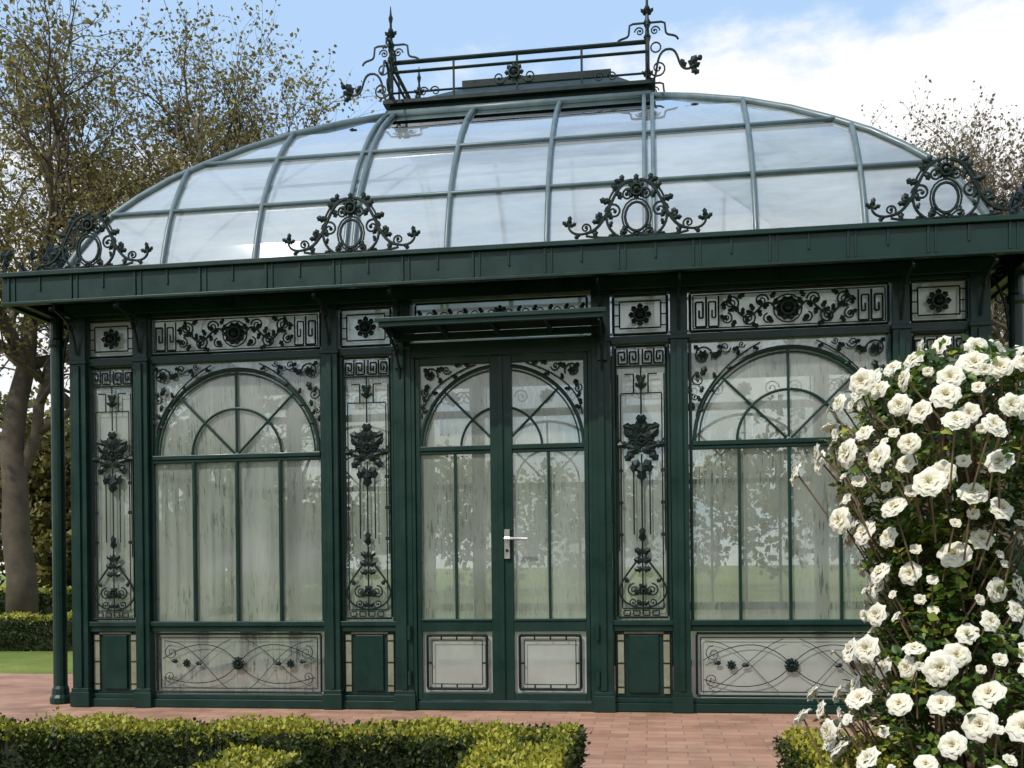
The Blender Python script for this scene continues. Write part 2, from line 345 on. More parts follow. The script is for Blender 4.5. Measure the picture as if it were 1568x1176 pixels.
# narrow panels
def narrow(uc,h):
    fr.box(uc-h-.001,uc-h+.016,-.010,.045,.569,2.287); fr.box(uc+h-.016,uc+h+.001,-.010,.045,.569,2.287)
    wglass(gl,uc-h,uc+h,.569,2.287,.02,1,1); wglass(gp,uc-h,uc+h,2.335,2.60,.025,1,1)
    o=Orn(orn,uc,0,-.006)
    o.rect(-h+.012,h-.012,2.348,2.588,.008); o.rect(-h+.05,h-.05,2.385,2.552,.005); o.rosette((0,2.468),.07,8)
    for x in (-1,1):
        for z in (2.40,2.468,2.535): o.line([(x*(h-.05),z),(x*(h-.012),z)],.004,sides=4)
    o.rect(-h+.022,h-.022,.585,2.272,.0075); o.rect(-h+.05,h-.05,.64,1.98,.004)
    for mx in (-1,1):
        q=Orn(orn,uc,0,-.006,mx)
        q.key(.012,.068,2.165,2.255,.0055); q.key(.082,.138,2.165,2.255,.0055)
        q.line([(0,2.15),(h-.03,2.15)],.005,sides=4)
        q.line([(.045,1.98),(.045,2.1)],.005,sides=4); q.line([(.045,2.1),(.10,2.1)],.004,sides=4)
        q.leaf((0,2.05),60,.055); q.leaf((0,2.02),30,.045)
        # bouquet
        q.spiral((.075,1.735),.045,200,1.4,-1,.006); q.line(bez((0,1.62),(.05,1.6),(.12,1.66),(.155,1.72),8),.006)
        for c,a,l in (((0,1.62),20,.10),((0,1.64),-15,.09),((.02,1.68),45,.11),((0,1.72),70,.09),((.05,1.62),-50,.08),((.02,1.57),-65,.09),((.08,1.66),0,.07),((.03,1.75),20,.09),((.0,1.78),75,.07)): q.leaf(c,a,l,.38)
        q.rosette((.055,1.67),.042,6)
        q.line([(.05,1.10),(.05,1.52)],.0045,sides=4); q.line([(h-.035,1.0),(h-.035,2.1)],.004,sides=4)
        for z in (1.1,1.3,1.5): q.ring((h-.05,z),.010,None,.004,8)
        # lyre
        q.line(bez((0,1.02),(.02,.92),(.12,.86),(.145,.76),10)+bez((.145,.76),(.15,.69),(.08,.65),(.0,.64),8)[1:],.0065)
        q.spiral((.055,.755),.042,90,1.6,-1,.0055); q.spiral((.06,.68),.03,200,1.3,1,.005)
        for c,a,l in (((0,.98),35,.06),((0,.93),20,.06),((0,.88),10,.055),((.03,.72),70,.05),((0,.66),40,.05),((.09,.8),60,.04)): q.leaf(c,a,l,.4)
    o.rosette((0,1.69),.05,8); o.rosette((0,.76),.04,6)
    o.line([(0,1.05),(0,1.6)],.005,sides=4); o.line([(0,1.85),(0,2.15)],.005,sides=4); o.line([(0,.6),(0,1.05)],.005,sides=4)
    o.leaf((0,1.55),270,.12); o.leaf((0,2.0),90,.08); o.blob((0,1.09),.014); o.leaf((0,1.05),90,.10,.25)
    for i in range(4): o.rect(-.12+.06*i,-.08+.06*i,.598,.628,.004)
    # lower solid panel
    fr.box(uc-h+.001,uc+h-.001,.012,.04,.086,.499); fr.box(uc-h+.085,uc+h-.085,-.004,.011,.115,.475)
    for mx in (-1,1):
        x0,x1=sorted((uc+mx*(h-.055),uc+mx*(h-.018))); misc.box(x0,x1,.0,.011,.11,.48,1)
        for z in (.15,.3,.44): o2=Orn(orn,uc,0,-.003,mx); o2.line([(h-.06,z),(h-.012,z)],.004,sides=4)
    misc.box(uc-h+.056,uc+h-.056,.0,.011,.483,.496,1)
for sgn in (-1,1):
    narrow(sgn*(E[1]+E[2])/2,(E[2]-E[1])/2); narrow(sgn*(E[5]+E[6])/2,(E[6]-E[5])/2)
# -------- doors
fr.box(-.585,.585,-.035,.05,2.25,2.345)
wglass(gp,-.575,.575,2.345,2.62,.025); o=Orn(orn,0,0,-.006)
o.rect(-.55,.55,2.44,2.60,.007)
for mx in (-1,1):
    q=Orn(orn,0,0,-.006,mx)
    for i in range(5):
        q.spiral((.06+i*.1,2.52),.04,180 if i%2 else 0,1.4,1 if i%2 else -1,.005); q.leaf((.11+i*.1,2.52),60,.05); q.leaf((.11+i*.1,2.50),240,.05)
o.rosette((0,2.52),.05,8)
for sgn in (-1,1):
    def bx(a,b,y0,y1,z0,z1,mb=fr,m=0):
        x0,x1=sorted((sgn*a,sgn*b)); mb.box(x0,x1,y0,y1,z0,z1,m)
    bx(.555,.579,-.04,.05,.054,2.249)           # jamb
    bx(.003,.070,-.030,.02,.065,2.245)          # meeting stile
    bx(.525,.552,-.028,.02,.065,2.245)
    bx(.070,.525,-.028,.02,.50,.565); bx(.070,.525,-.036,.018,.565,.580)
    bx(.070,.525,-.026,.018,.066,.11)
    bx(.070,.525,-.022,.018,1.632,1.650); bx(.070,.525,-.030,.018,1.652,1.682)
    bx(.070,.525,-.024,.018,2.205,2.244)
    bx(.292,.308,-.018,.012,.58,1.632)
    x0,x1=sorted((sgn*.07,sgn*.525)); wglass(gl,x0,x1,.58,1.64,.0,2,1); wglass(gl,x0,x1,1.64,2.22,.001,1,1); wglass(gp,x0,x1,.11,.50,.0)
    q=Orn(orn,0,0,-.024,sgn); q.rect(.105,.49,.135,.475,.009); q.rect(.135,.46,.165,.445,.003)
    for z in (.14,.3,.47):
        q.line([(.1,z),(.135,z)],.006,sides=4); q.line([(.46,z),(.495,z)],.006,sides=4)
    for x in (.2,.3,.4): q.line([(x,.445),(x,.48)],.005,sides=4); q.line([(x,.13),(x,.165)],.005,sides=4)
    # arch parts on the leaf
    o=Orn(fr,0,ZS,-.012,sgn); n=18
    rad=.522
    o.line([(rad*math.cos(math.pi/2*i/n*.915),rad*math.sin(math.pi/2*i/n*.915)) for i in range(n+1)],.013,sides=6)
    o.line([((rad-.026)*math.cos(math.pi/2*i/n*.915),(rad-.026)*math.sin(math.pi/2*i/n*.915)) for i in range(n+1)],.006,sides=5)
    o.line([(.26*math.cos(math.radians(4+71*i/n)),.26*math.sin(math.radians(4+71*i/n))) for i in range(n+1)],.009,sides=5)
    o.line([(.07,.07),(rad*.707,rad*.707)],.009,sides=5)
    q=Orn(orn,0,ZS,-.016,sgn)
    q.spiral((.455,.475),.05,200,1.5,-1,.006); q.rosette((.455,.475),.03,6); q.spiral((.35,.505),.03,190,1.3,1,.005); q.spiral((.49,.36),.028,60,1.3,-1,.005)
    p=bez((.515,.2),(.5,.34),(.4,.45),(.16,.535),12); q.line(p,.005); q.leafy(p,.045,2,1,50)
    for c,a,l in (((.42,.5),160,.06),((.47,.42),290,.06),((.3,.53),170,.05),((.5,.3),280,.05),((.5,.52),225,.05),((.24,.535),180,.045)): q.leaf(c,a,l)
fr.box(-.014,.014,-.044,-.031,.07,2.24)
# handle
misc.box(.018,.052,-.052,-.045+.012,.96,1.145,2); 
misc.tube([(.035,-.05,1.085),(.035,-.095,1.085)],.011,8,2); misc.tube([(.028,-.095,1.086),(.06,-.1,1.086),(.17,-.095,1.083)],[.011,.010,.008],8,2)
misc.tube([(.035,-.056,1.01),(.035,-.05,1.01)],.011,10,0)
for z in (.16,.45): 
    for sgn in (-1,1): misc.tube([(sgn*.60,-.06,z),(sgn*.60,-.06,z+.09)],.013,8,0)
# canopy
cz=2.375
for (a,b,c,d) in ((-.67,.67,-.46,-.435),(-.67,.67,-.075,-.05)): fr.box(a,b,c,d,cz-.022,cz+.022)
for x in (-.67,-.34,-.012,.316,.646): fr.box(x,x+.024,-.434,-.076,cz-.012,cz+.020)
fr.box(-.69,.69,-.475,-.462,cz+.004,cz+.030)
misc.box(-.665,.665,-.43,-.08,cz+.022,cz+.028,3)
for sgn in (-1,1):
    o=Orn(orn,sgn*.645,0,0,1,0,'v')
    o.line(bez((-.06,2.12),(-.1,2.3),(-.25,2.33),(-.40,2.355),10),.009); o.spiral((-.13,2.275),.05,0,1.4,1,.006)
    fr.box(sgn*.645-.03,sgn*.645+.03,-.075,-.046,2.18,2.352)

# -------- side and back walls (simpler bays)
Dp=2.8
def tw(side):
    def f(p):
        u,y,z=p
        if side=='L': return (-2.93+y,Dp/2-u,z)
        if side=='Rr': return (2.93-y,Dp/2+u,z)
        return (-u,Dp-y,z)
    return f
def wall(side,half,posts):
    a=MB(); g=MB(); p=MB(); f=tw(side)
    a.box(-half,half,-.02,.05,0,.05); a.box(-half,half,-.025,.055,2.62,2.80)
    for x in posts: a.box(x-.055,x+.055,-.035,.06,.05,2.62)
    for x0,x1 in zip(posts,posts[1:]):
        x0+=.056;x1-=.056
        a.box(x0,x1,-.02,.05,.50,.568); a.box(x0,x1,-.018,.05,2.288,2.335); a.box(x0,x1,-.018,.04,1.63,1.67)
        n=4 if x1-x0>.6 else 2
        for i in range(1,n): x=x0+(x1-x0)*i/n; a.box(x-.01,x+.01,-.01,.036,.569,1.63)
        h=(x1-x0)/2; uc=(x0+x1)/2
        if n==4: 
            a.tube([(uc+(h-.02)*math.cos(math.pi*i/20),0,1.67+min(h-.02,.6)*math.sin(math.pi*i/20)) for i in range(21)],.014,6)
            a.tube([(uc+h*.5*math.cos(math.pi*i/20),0,1.67+.3*math.sin(math.pi*i/20)) for i in range(21)],.01,5)
            for an in (45,90,135): a.tube([(uc,0,1.67),(uc+(h-.02)*math.cos(math.radians(an)),0,1.67+min(h-.02,.6)*math.sin(math.radians(an)))],.01,5)
        for (z0,z1,k) in ((.569,1.64,n),(1.64,2.29,1)): wglass(g,x0,x1,z0,z1,.02,k,1)
        wglass(g,x0,x1,2.335,2.62,.02); wglass(p,x0,x1,.05,.5,.02)
        o=Orn(a,uc,0,-.002); o.rect(-h+.02,h-.02,2.35,2.6,.008); o.rosette((0,2.468),.07,8)
        for mx in (-1,1):
            q=Orn(a,uc,0,-.002,mx); q.spiral((h*.4,2.468),.07,0,1.5,1,.007); q.spiral((h*.75,2.468),.07,180,1.5,-1,.007)
    for mb in (a,g,p): mb.v=[f(q) for q in mb.v]
    a.build('wall_frame_'+side,[M_GREEN],GH); g.build('wall_glass_'+side,[M_GLASS2],GH); p.build('wall_panels_'+side,[M_GPALE2],GH)
wall('L',Dp/2-.08,[-1.28,-.42,.42,1.28]); wall('Rr',Dp/2-.08,[-1.28,-.42,.42,1.28])
wall('back',2.93,[-2.87,-2.42,-1.12,-.64,.64,1.12,2.42,2.87])

# -------- eaves: soffit, gutter
yo=-.35; xo=3.20; yb=Dp+.35; G0=2.63; G1=2.835
gt=MB()
gt.box(-xo+.03,xo-.03,yo+.03,.05,2.765,2.785,1); gt.box(-xo+.03,xo-.03,Dp-.05,yb-.03,2.765,2.785,1)
gt.box(-xo+.03,-2.88,.05,Dp-.05,2.765,2.785,1); gt.box(2.88,xo-.03,.05,Dp-.05,2.765,2.785,1)
def gutrun(ax,c,a0,a1,out):
    def b(lo,hi,d0,d1,z0,z1,m=0):
        s0,s1=sorted((c+out*d0,c+out*d1))
        if ax=='x': gt.box(lo,hi,s0,s1,z0,z1,m)
        else: gt.box(s0,s1,lo,hi,z0,z1,m)
    b(a0,a1,-.03,0,G0+.02,G1-.03)      # fascia
    b(a0,a1,-.03,.028,G1-.029,G1)     # top lip
    b(a0,a1,-.10,-.03,G0+.02,G0+.04)   # underside
    b(a0,a1,-.03,.012,G0,G0+.019)
    n=int((a1-a0)/.2145)
    for i in range(n+1):
        x=a0+.05+(a1-a0-.1)*i/n
        if i%2==0: b(x-.007,x+.007,.001,.010,G0+.021,G1-.03); b(x+.035,x+.046,.001,.008,G0+.021,G1-.03)
        else: b(x-.006,x+.006,.001,.009,G0+.08,G1-.03)
gutrun('x',yo,-xo,xo,-1); gutrun('x',yb,-xo,xo,1); gutrun('y',-xo,yo+.031,yb-.031,-1); gutrun('y',xo,yo+.031,yb-.031,1)
# brackets and hooks under the eave
for sgn in (-1,1):
    for x in (.635,1.116,2.425,2.87):
        o=Orn(orn,sgn*x,0,0,1,0,'v')
        o.line([(-.06,2.60),(-.30,2.60+.0)],.009) ; o.line(bez((-.06,2.36),(-.08,2.55),(-.2,2.58),(-.30,2.60),10),.009); o.spiral((-.115,2.53),.045,0,1.4,1,.006)
        o.line([(-.30,2.60),(-.31,2.66),(-.31,2.76)],.009)
        o.spiral((-.335,2.60),.022,180,1.1,1,.005)
# corner columns
for sx in (-3.125,3.125):
    for y in (.12,1.4,Dp-.12):
        gt.tube([(sx,y,0),(sx,y,.04),(sx,y,.06),(sx,y,.1),(sx,y,.12),(sx,y,2.45),(sx,y,2.47),(sx,y,2.5),(sx,y,2.52),(sx,y,2.76)],[.07,.07,.058,.055,.046,.043,.055,.055,.044,.044],14,0)
        s=1 if sx>0 else -1
        o=Orn(orn,sx,0,y,-s); o.line(bez((.04,2.3),(.05,2.5),(.1,2.6),(.2,2.7),8),.009); o.spiral((.09,2.66),.045,180,1.3,-1,.006); o.ring((.085,2.50),.03,None,.006)

# -------- roof
y0=-.15; W=2.92; prof=[(0,2.80),(.02,2.90),(.055,3.02),(.10,3.15),(.16,3.29),(.24,3.43),(.34,3.58),(.45,3.715),(.59,3.87),(.75,4.02),(.92,4.15),(1.1,4.27)]
KX=1.8
def zprof(d):
    for (a,b),(c,e) in zip(prof,prof[1:]):
        if d<=c: return b+(e-b)*(d-a)/(c-a)
    return prof[-1][1]
roof=MB(); rib=MB()
yB=Dp+.15
mu=[-2.205,-1.575,-.945,-.315,.315,.945,1.575,2.205]
def rown(i): return 0 if i<4 else (1 if i<7 else 2)
rv={}
def pr(*k):
    if k not in rv: rv[k]=R.random()
    return rv[k]
for i in range(len(prof)-1):
    (d0,z0),(d1,z1)=prof[i],prof[i+1]; w0=W-KX*d0; w1=W-KX*d1
    for side in (0,1):
        Y0=y0+d0 if side==0 else yB-d0; Y1=y0+d1 if side==0 else yB-d1
        for c,(a,b) in enumerate(zip([-9]+mu,mu+[9])):
            a0,bb0=max(a,-w0),min(b,w0); a1,bb1=max(a,-w1),min(b,w1)
            if bb0<=a0: continue
            q=[(a0,Y0,z0),(bb0,Y0,z0)]
            if bb1>a1: q+=[(bb1,Y1,z1),(a1,Y1,z1)]
            else: q+=[((w1 if a0>0 else -w1),Y1,z1)]
            roof.face(q,0,pr(side,c,rown(i)))
    ya0,ya1=y0+d0,y0+d1; yb0,yb1=yB-d0,yB-d1
    for s in (-1,1):
        cuts=[.35,1.05,1.75,2.45]
        for c,(a,b) in enumerate(zip([-9]+cuts,cuts+[9])):
            a0,bb0=max(a,ya0),min(b,yb0); a1,bb1=max(a,ya1),min(b,yb1)
            if bb0<=a0: continue
            q=[(s*w0,a0,z0),(s*w0,bb0,z0)]
            if bb1>a1: q+=[(s*w1,bb1,z1),(s*w1,a1,z1)]
            else: q+=[(s*w1,(ya1 if a0<1.4 else yb1),z1)]
            roof.face(q,0,pr(s+5,c,rown(i)))
# ribs
for m in mu:
    dm=min(1.1,(W-abs(m))/KX)
    for side in (0,1):
        f=(lambda d:y0+d) if side==0 else (lambda d:yB-d)
        ds=[d for d,_ in prof if d<dm-.01]+[dm]
        off=(-.028,.028) if abs(abs(m)-.945)<.01 else (0,)
        for o_ in off: rib.tube([(m+o_,f(d)+( -.012 if side==0 else .012),zprof(d)+.012) for d in ds],.016 if len(off)==2 else .017,6)
for s in (-1,1):
    for yy in (.35,1.05,1.75,2.45):
        dm=1.1
        if yy<.95: dm=yy-y0
        if yy>1.85: dm=yB-yy
        ds=[d for d,_ in prof if d<dm-.01]+[dm]
        rib.tube([(s*(W-KX*d+.01),yy,zprof(d)+.01) for d in ds],.017,6)
    for side in (0,1):
        f=(lambda d:y0+d) if side==0 else (lambda d:yB-d)
        rib.tube([(s*(W-KX*d+.005),f(d),zprof(d)+.012) for d,_ in prof],.024,6)
for d in (.0,.16,.45,1.09):
    z=zprof(d)+.012; w=W-KX*d+.008; a=y0+d-.012; b=yB-d+.012
    r=.014 if d not in (0,1.09) else .026
    for p,q in (((-w,a),(w,a)),((w,a),(w,b)),((w,b),(-w,b)),((-w,b),(-w,a))): rib.tube([(*p,z),(*q,z)],r,6)
# inner rafters and tie bars seen through the glass
for m in mu:
    dm=min(1.1,(W-abs(m))/KX)-.06
    dl=[d for d,_ in prof if d<dm]
    rib.tube([(m,y0+d+.06,zprof(d)-.07) for d in dl],.012,5,1); rib.tube([(m,yB-d-.06,zprof(d)-.07) for d in dl],.012,5,1)
for z in (2.9,3.6):
    for yy in (.45,2.35): rib.tube([(-1.9,yy,z),(1.9,yy,z)],.012,5,1)
# platform
pf=MB(); px=.985; pa=.92; pb=1.88
pf.box(-px,px,pa,pb,4.262,4.30); pf.box(-px+.03,px-.03,pa+.03,pb-.03,4.301,4.345); pf.box(-px-.015,px+.015,pa-.015,pb+.015,4.346,4.372)
# vent roof
pts=[(-.9,pa+.06,4.373),(.9,pa+.06,4.373),(.9,pb-.06,4.373),(-.9,pb-.06,4.373)]
r0,r1=(-.45,1.35,4.64),(.65,1.35,4.66)
pf.face([pts[0],pts[1],r1,r0]); pf.face([pts[1],pts[2],r1]); pf.face([pts[2],pts[3],r0,r1]); pf.face([pts[3],pts[0],r0])
pf.box(-.48,.67,1.32,1.38,4.63,4.68)
rl=MB()
cs=[(-.945,.95),(.945,.95),(.945,1.85),(-.945,1.85)]
for (xa,ya),(xb,yb_) in zip(cs,cs[1:]+cs[:1]):
    for z,r in ((4.665,.016),(4.595,.011),(4.44,.008)): rl.tube([(xa,ya,z),(xb,yb_,z)],r,6)
    for k in (1,2,3):
        t=k/4; rl.tube([(xa+(xb-xa)*t,ya+(yb_-ya)*t,4.37),(xa+(xb-xa)*t,ya+(yb_-ya)*t,4.66)],.009,5)
for (x,y) in cs:
    zz=[4.37,4.66,4.70,4.72,4.76,4.80,4.83,4.86,4.90,4.93,4.96,5.0,5.03,5.09]; rr=[.016,.016,.028,.016,.014,.030,.014,.012,.024,.010,.009,.018,.008,.003]
    rl.tube([(x,y,z) for z in zz],rr,8)
    s=1 if x>0 else -1; sy=-1 if y<1.4 else 1
    for ax,sg in (('u',s),('v',sy)):
        o=Orn(rl,x,0,y,sg,0,ax)
        p=bez((.0,4.42),(.10,4.30),(.02,4.62),(.16,4.60),12)+bez((.16,4.60),(.24,4.59),(.20,4.43),(.30,4.45),10)[1:]
        o.line(p,.009); o.spiral((.075,4.47),.065,180,1.5,1,.007); o.ring((.06,4.62),.035,None,.006)
        if ax=='u':
            o.leaf((.29,4.45),20,.09,.3); o.leaf((.30,4.46),60,.09,.4); o.leaf((.31,4.45),-40,.07,.4); o.leaf((.27,4.46),120,.07,.35); o.blob((.37,4.52),.02)
        for q in (1,-1):
            oo=Orn(rl,x,0,y,sg*q,0,ax)
            oo.line([(0,4.80),(.10,4.80),(.125,4.79),(.13,4.74)],.008); oo.line(bez((.13,4.74),(.13,4.68),(.2,4.72),(.22,4.665),8),.008)
            oo.spiral((.055,4.74),.035,0,1.4,1,.006); oo.leaf((.0,4.85),50,.07,.25)
o=Orn(rl,0,0,.94); o.rosette((-.02,4.52),.07,8); o.spiral((.09,4.49),.05,180,1.3,1,.007); o.spiral((-.13,4.49),.05,0,1.3,-1,.007)
for x in (-.7,.6): 
    o.spiral((x,4.43),.04,0,1.3,1,.006); o.spiral((x+.09,4.43),.04,180,1.3,-1,.006)
# crests on gutter
def crest(uc,y,ax='u',oy=None):
    for mx in (-1,1):
        o=Orn(orn,uc if ax=='u' else oy,G1,y if ax=='u' else uc,mx,0,ax)
        p=bez((.02,.345),(.16,.34),(.15,.06),(.30,.045),14); o.line(p,.010); o.leafy(p,.062,2,2,55)
        p2=bez((.30,.045),(.36,.03),(.41,.06),(.40,.11),8); o.line(p2,.008)
        o.leaf((.40,.10),100,.055); o.leaf((.40,.09),40,.05); o.leaf((.40,.09),160,.05)
        p=bez((.02,.0),(.12,-.01),(.2,.08),(.17,.17),10); o.line(p,.009); o.leafy(p,.045,2,2)
        o.spiral((.135,.165),.05,0,1.5,1,.008); o.spiral((.30,.075),.035,270,1.4,-1,.007); o.spiral((.05,.26),.042,200,1.5,-1,.008)
        o.arc((.0,.18),.17,80,10,.17,.007); o.line(bez((.02,.02),(.1,.02),(.18,-.0),(.3,.03),8),.008)
        for c,a,l in (((.11,.28),60,.06),((.16,.22),20,.06),((.09,.33),100,.05),((.06,.08),300,.05),((.22,.10),80,.05),((.10,.05),200,.05),((.34,.05),300,.045),((.2,.16),330,.05)): o.leaf(c,a,l,.4)
    o=Orn(orn,uc if ax=='u' else oy,G1,y if ax=='u' else uc,1,0,ax)
    o.ring((0,.13),.068,.085,.009); o.ring((0,.13),.085,.105,.006); o.rosette((0,.285),.06,8); o.rosette((0,.02),.04,6)
    o.leaf((0,.33),90,.05,.4)
for u in (-2.6,-.87,.87,2.6): crest(u,yo+.01); crest(u,yb-.01)
for yy in (.25,Dp-.25): crest(yy,None,'v',-xo+.01); crest(yy,None,'v',xo-.01)
for s in (-1,1):
    for c,a in (((0,.03),90),((0,.08),60),((0,.08),120)): Orn(orn,s*(xo-.02),G1,yo+.01).leaf(c,a,.09)
    Orn(orn,s*(xo-.02),G1,yo+.01).line([(0,0),(0,.12)],.008)

fr.build('front_frame',[M_GREEN],GH,bevel=.003)
gl.build('front_glass',[M_GLASS],GH); gp.build('pale_panels',[M_GPALE],GH)
orn.build('wrought_iron_ornaments',[M_DARK],GH)
misc.build('door_fittings',[M_GREEN,M_BRASS,M_STEEL,M_DARK],GH)
gt.build('gutter_and_eaves',[M_GREEN,M_DARK],GH,bevel=.003)
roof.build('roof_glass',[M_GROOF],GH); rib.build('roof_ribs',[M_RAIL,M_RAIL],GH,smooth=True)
pf.build('roof_platform',[M_DARK],GH); rl.build('roof_railing',[M_DARK],GH)

# ------------------------------------------------------------------ ground
def sheet(name,x0,x1,y0_,y1_,z,mat):
    mb=MB(); mb.face([(x0,y0_,z),(x1,y0_,z),(x1,y1_,z),(x0,y1_,z)]); return mb.build(name,[mat])
sheet('lawn',-300,300,-300,300,-.012,M_LAWN)
mb=MB()
mb.face([(-9,-2.3,-.004),(7,-2.3,-.004),(7,1.9,-.004),(-9,1.9,-.004)]); mb.face([(.64,-9,-.004),(1.42,-9,-.004),(1.42,-2.3,-.004),(.64,-2.3,-.004)])
mb.face([(-3,1.9,-.004),(3.4,1.9,-.004),(3.4,3.3,-.004),(-3,3.3,-.004)])
mb.build('brick_path',[M_BRICK])
mb=MB(); mb.face([(1.42,-4.6,-.006),(4,-4.6,-.006),(4,-2.3,-.006),(1.42,-2.3,-.006)]); mb.face([(-5,-4.6,-.006),(.64,-4.6,-.006),(.64,-2.3,-.006),(-5,-2.3,-.006)]); mb.build('flower_bed_soil',[M_SOIL])

# ------------------------------------------------------------------ hedges
def hedge(name,rects,h,dens,ls,seed):
    rg=np.random.RandomState(seed); P=[];Nn=[];T=[]
    core=MB(); e=empty(name,((rects[0][0]+rects[0][1])/2,(rects[0][2]+rects[0][3])/2,0))
    for k,(a,b,c,d) in enumerate(rects):
        core.box(a+.025,b-.025,c+.025,d-.025,-.01,h-.03-.002*k)
        for (ax,sg) in ((2,1),(0,-1),(0,1),(1,-1),(1,1)):
            ar=(b-a)*(d-c) if ax==2 else ((d-c)*h if ax==0 else (b-a)*h)
            n=int(ar*dens); q=np.empty((n,3)); q[:,0]=rg.uniform(a,b,n); q[:,1]=rg.uniform(c,d,n); q[:,2]=rg.uniform(0,h,n)
            if ax==2: q[:,2]=h
            if ax==0: q[:,0]=a if sg<0 else b
            if ax==1: q[:,1]=c if sg<0 else d
            nn=np.zeros((n,3)); nn[:,ax]=sg
            bump=.014*np.sin(q[:,0]*9+q[:,1]*5)+.010*np.sin(q[:,0]*23+q[:,2]*17+1)+.008*np.sin(q[:,1]*31+q[:,0]*13)
            ed=np.minimum(np.minimum(q[:,0]-a,b-q[:,0]),np.minimum(q[:,1]-c,d-q[:,1])); 
            if ax==2: q[:,2]-=np.clip(.03-ed,0,.03)*.6
            q+=nn*(bump+rg.uniform(-.028,.008,n)+np.where(rg.rand(n)<.05,rg.uniform(0,.03,n),0))[:,None]
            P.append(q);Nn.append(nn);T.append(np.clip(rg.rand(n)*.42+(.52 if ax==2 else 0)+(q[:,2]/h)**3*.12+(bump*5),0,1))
    P=np.concatenate(P);Nn=np.concatenate(Nn);T=np.concatenate(T);n=len(P)
    D=rg.normal(size=(n,3))*.8+Nn*.7+np.array([0,0,.4]); Nl=Nn+rg.normal(size=(n,3))*.6
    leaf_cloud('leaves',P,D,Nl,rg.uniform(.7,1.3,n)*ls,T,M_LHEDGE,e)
    core.build('core',[M_CORE],e)
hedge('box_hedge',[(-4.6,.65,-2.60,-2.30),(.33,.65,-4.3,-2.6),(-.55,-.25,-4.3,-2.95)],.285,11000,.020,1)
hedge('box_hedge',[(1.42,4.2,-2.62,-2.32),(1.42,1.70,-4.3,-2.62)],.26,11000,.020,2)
hedge('box_hedge',[(-14,-3.6,4.2,4.9)],.36,2200,.04,3)
hedge('box_hedge',[(-20,-5.5,11.0,12.0)],.5,900,.07,4)

# ------------------------------------------------------------------ trees
def tree(name,base,seed,H,tr,dir0,nch,spread,mat_leaf,mat_bark,leafn,leafs,upb=.10):
    rr=random.Random(seed); mb=MB(); tw_=[]; e=empty(name,base)
    def grow(p,d,L,r,lv):
        n=(7,6,5,4,3,2)[lv]; pts=[p.copy()]; rs=[r]; ds=[d.copy()]
        wob=(.10,.22,.28,.32,.34,.3)[lv]
        for i in range(n):
            d=(d+Vector((rr.gauss(0,wob),rr.gauss(0,wob),rr.gauss(0,wob*.7)))+Vector((0,0,upb if lv<4 else 0.02))).normalized()
            p=p+d*(L/n); pts.append(p.copy()); ds.append(d.copy()); rs.append(r*(1-.5*(i+1)/n))
        mb.tube(pts,rs,(9,7,5,4,3,3)[lv])
        if lv>=4: tw_.extend([(q.x,q.y,q.z) for q in pts[1:]])
        elif lv==3: tw_.extend([(q.x,q.y,q.z) for q in pts[2:]])
        if lv==5: return
        k=nch[lv]
        for j in range(k):
            t=.35+.65*(j+rr.random()*.8)/k if lv>0 else .45+.55*(j+rr.random()*.6)/k
            i=min(n,max(1,int(round(t*n)))); dd=ds[i]; a=dd.orthogonal().normalized(); a.rotate(Matrix.Rotation(rr.uniform(0,6.283),3,dd))
            ang=math.radians(rr.uniform(*spread)); nd=(dd*math.cos(ang)+a*math.sin(ang)).normalized()
            grow(pts[i],nd,L*rr.uniform(.50,.78),rs[i]*rr.uniform(.55,.75),lv+1)
        grow(pts[-1],d,L*.6,rs[-1]*.95,lv+1)
    grow(Vector(base),Vector(dir0).normalized(),H*.42,tr,0)
    mb.build('branches',[mat_bark],e,smooth=True)
    rg=np.random.RandomState(seed); T=np.array(tw_); n=len(T)
    idx=rg.randint(0,n,leafn); P=T[idx]+rg.normal(size=(leafn,3))*.07
    D=rg.normal(size=(leafn,3)); D[:,2]-=.2; Nl=rg.normal(size=(leafn,3)); Nl[:,2]+=.6
    cl=np.sin(P[:,0]*1.7)*np.sin(P[:,1]*1.9+1)*np.sin(P[:,2]*1.5)*.25
    leaf_cloud('leaves',P,D,Nl,rg.uniform(.6,1.4,leafn)*leafs,rg.rand(leafn)*.7+.15+cl,mat_leaf,e)
tree('deciduous_tree',(-9.9,9.5,0),11,13,.27,(.10,0,1),(4,4,4,4,3),(25,60),M_LTREE,M_BARK,18000,.08)
tree('deciduous_tree',(-10.6,12.6,0),23,14,.28,(.22,0,1),(4,4,4,4,3),(28,60),M_LTREE,M_BARK,18000,.085)
tree('deciduous_tree',(-7.9,15.6,0),5,14,.32,(.12,0,1),(5,5,4,4,3),(28,58),M_LTREE,M_BARK,30000,.09)
tree('deciduous_tree',(8.9,17.5,0),19,12,.26,(.03,0,1),(6,5,5,4,3),(30,60),M_LTREE2,M_BARKL,26000,.08)
tree('deciduous_tree',(11.8,20,0),41,13.5,.26,(-.05,0,1),(6,5,4,4,3),(30,60),M_LTREE2,M_BARKL,20000,.08)

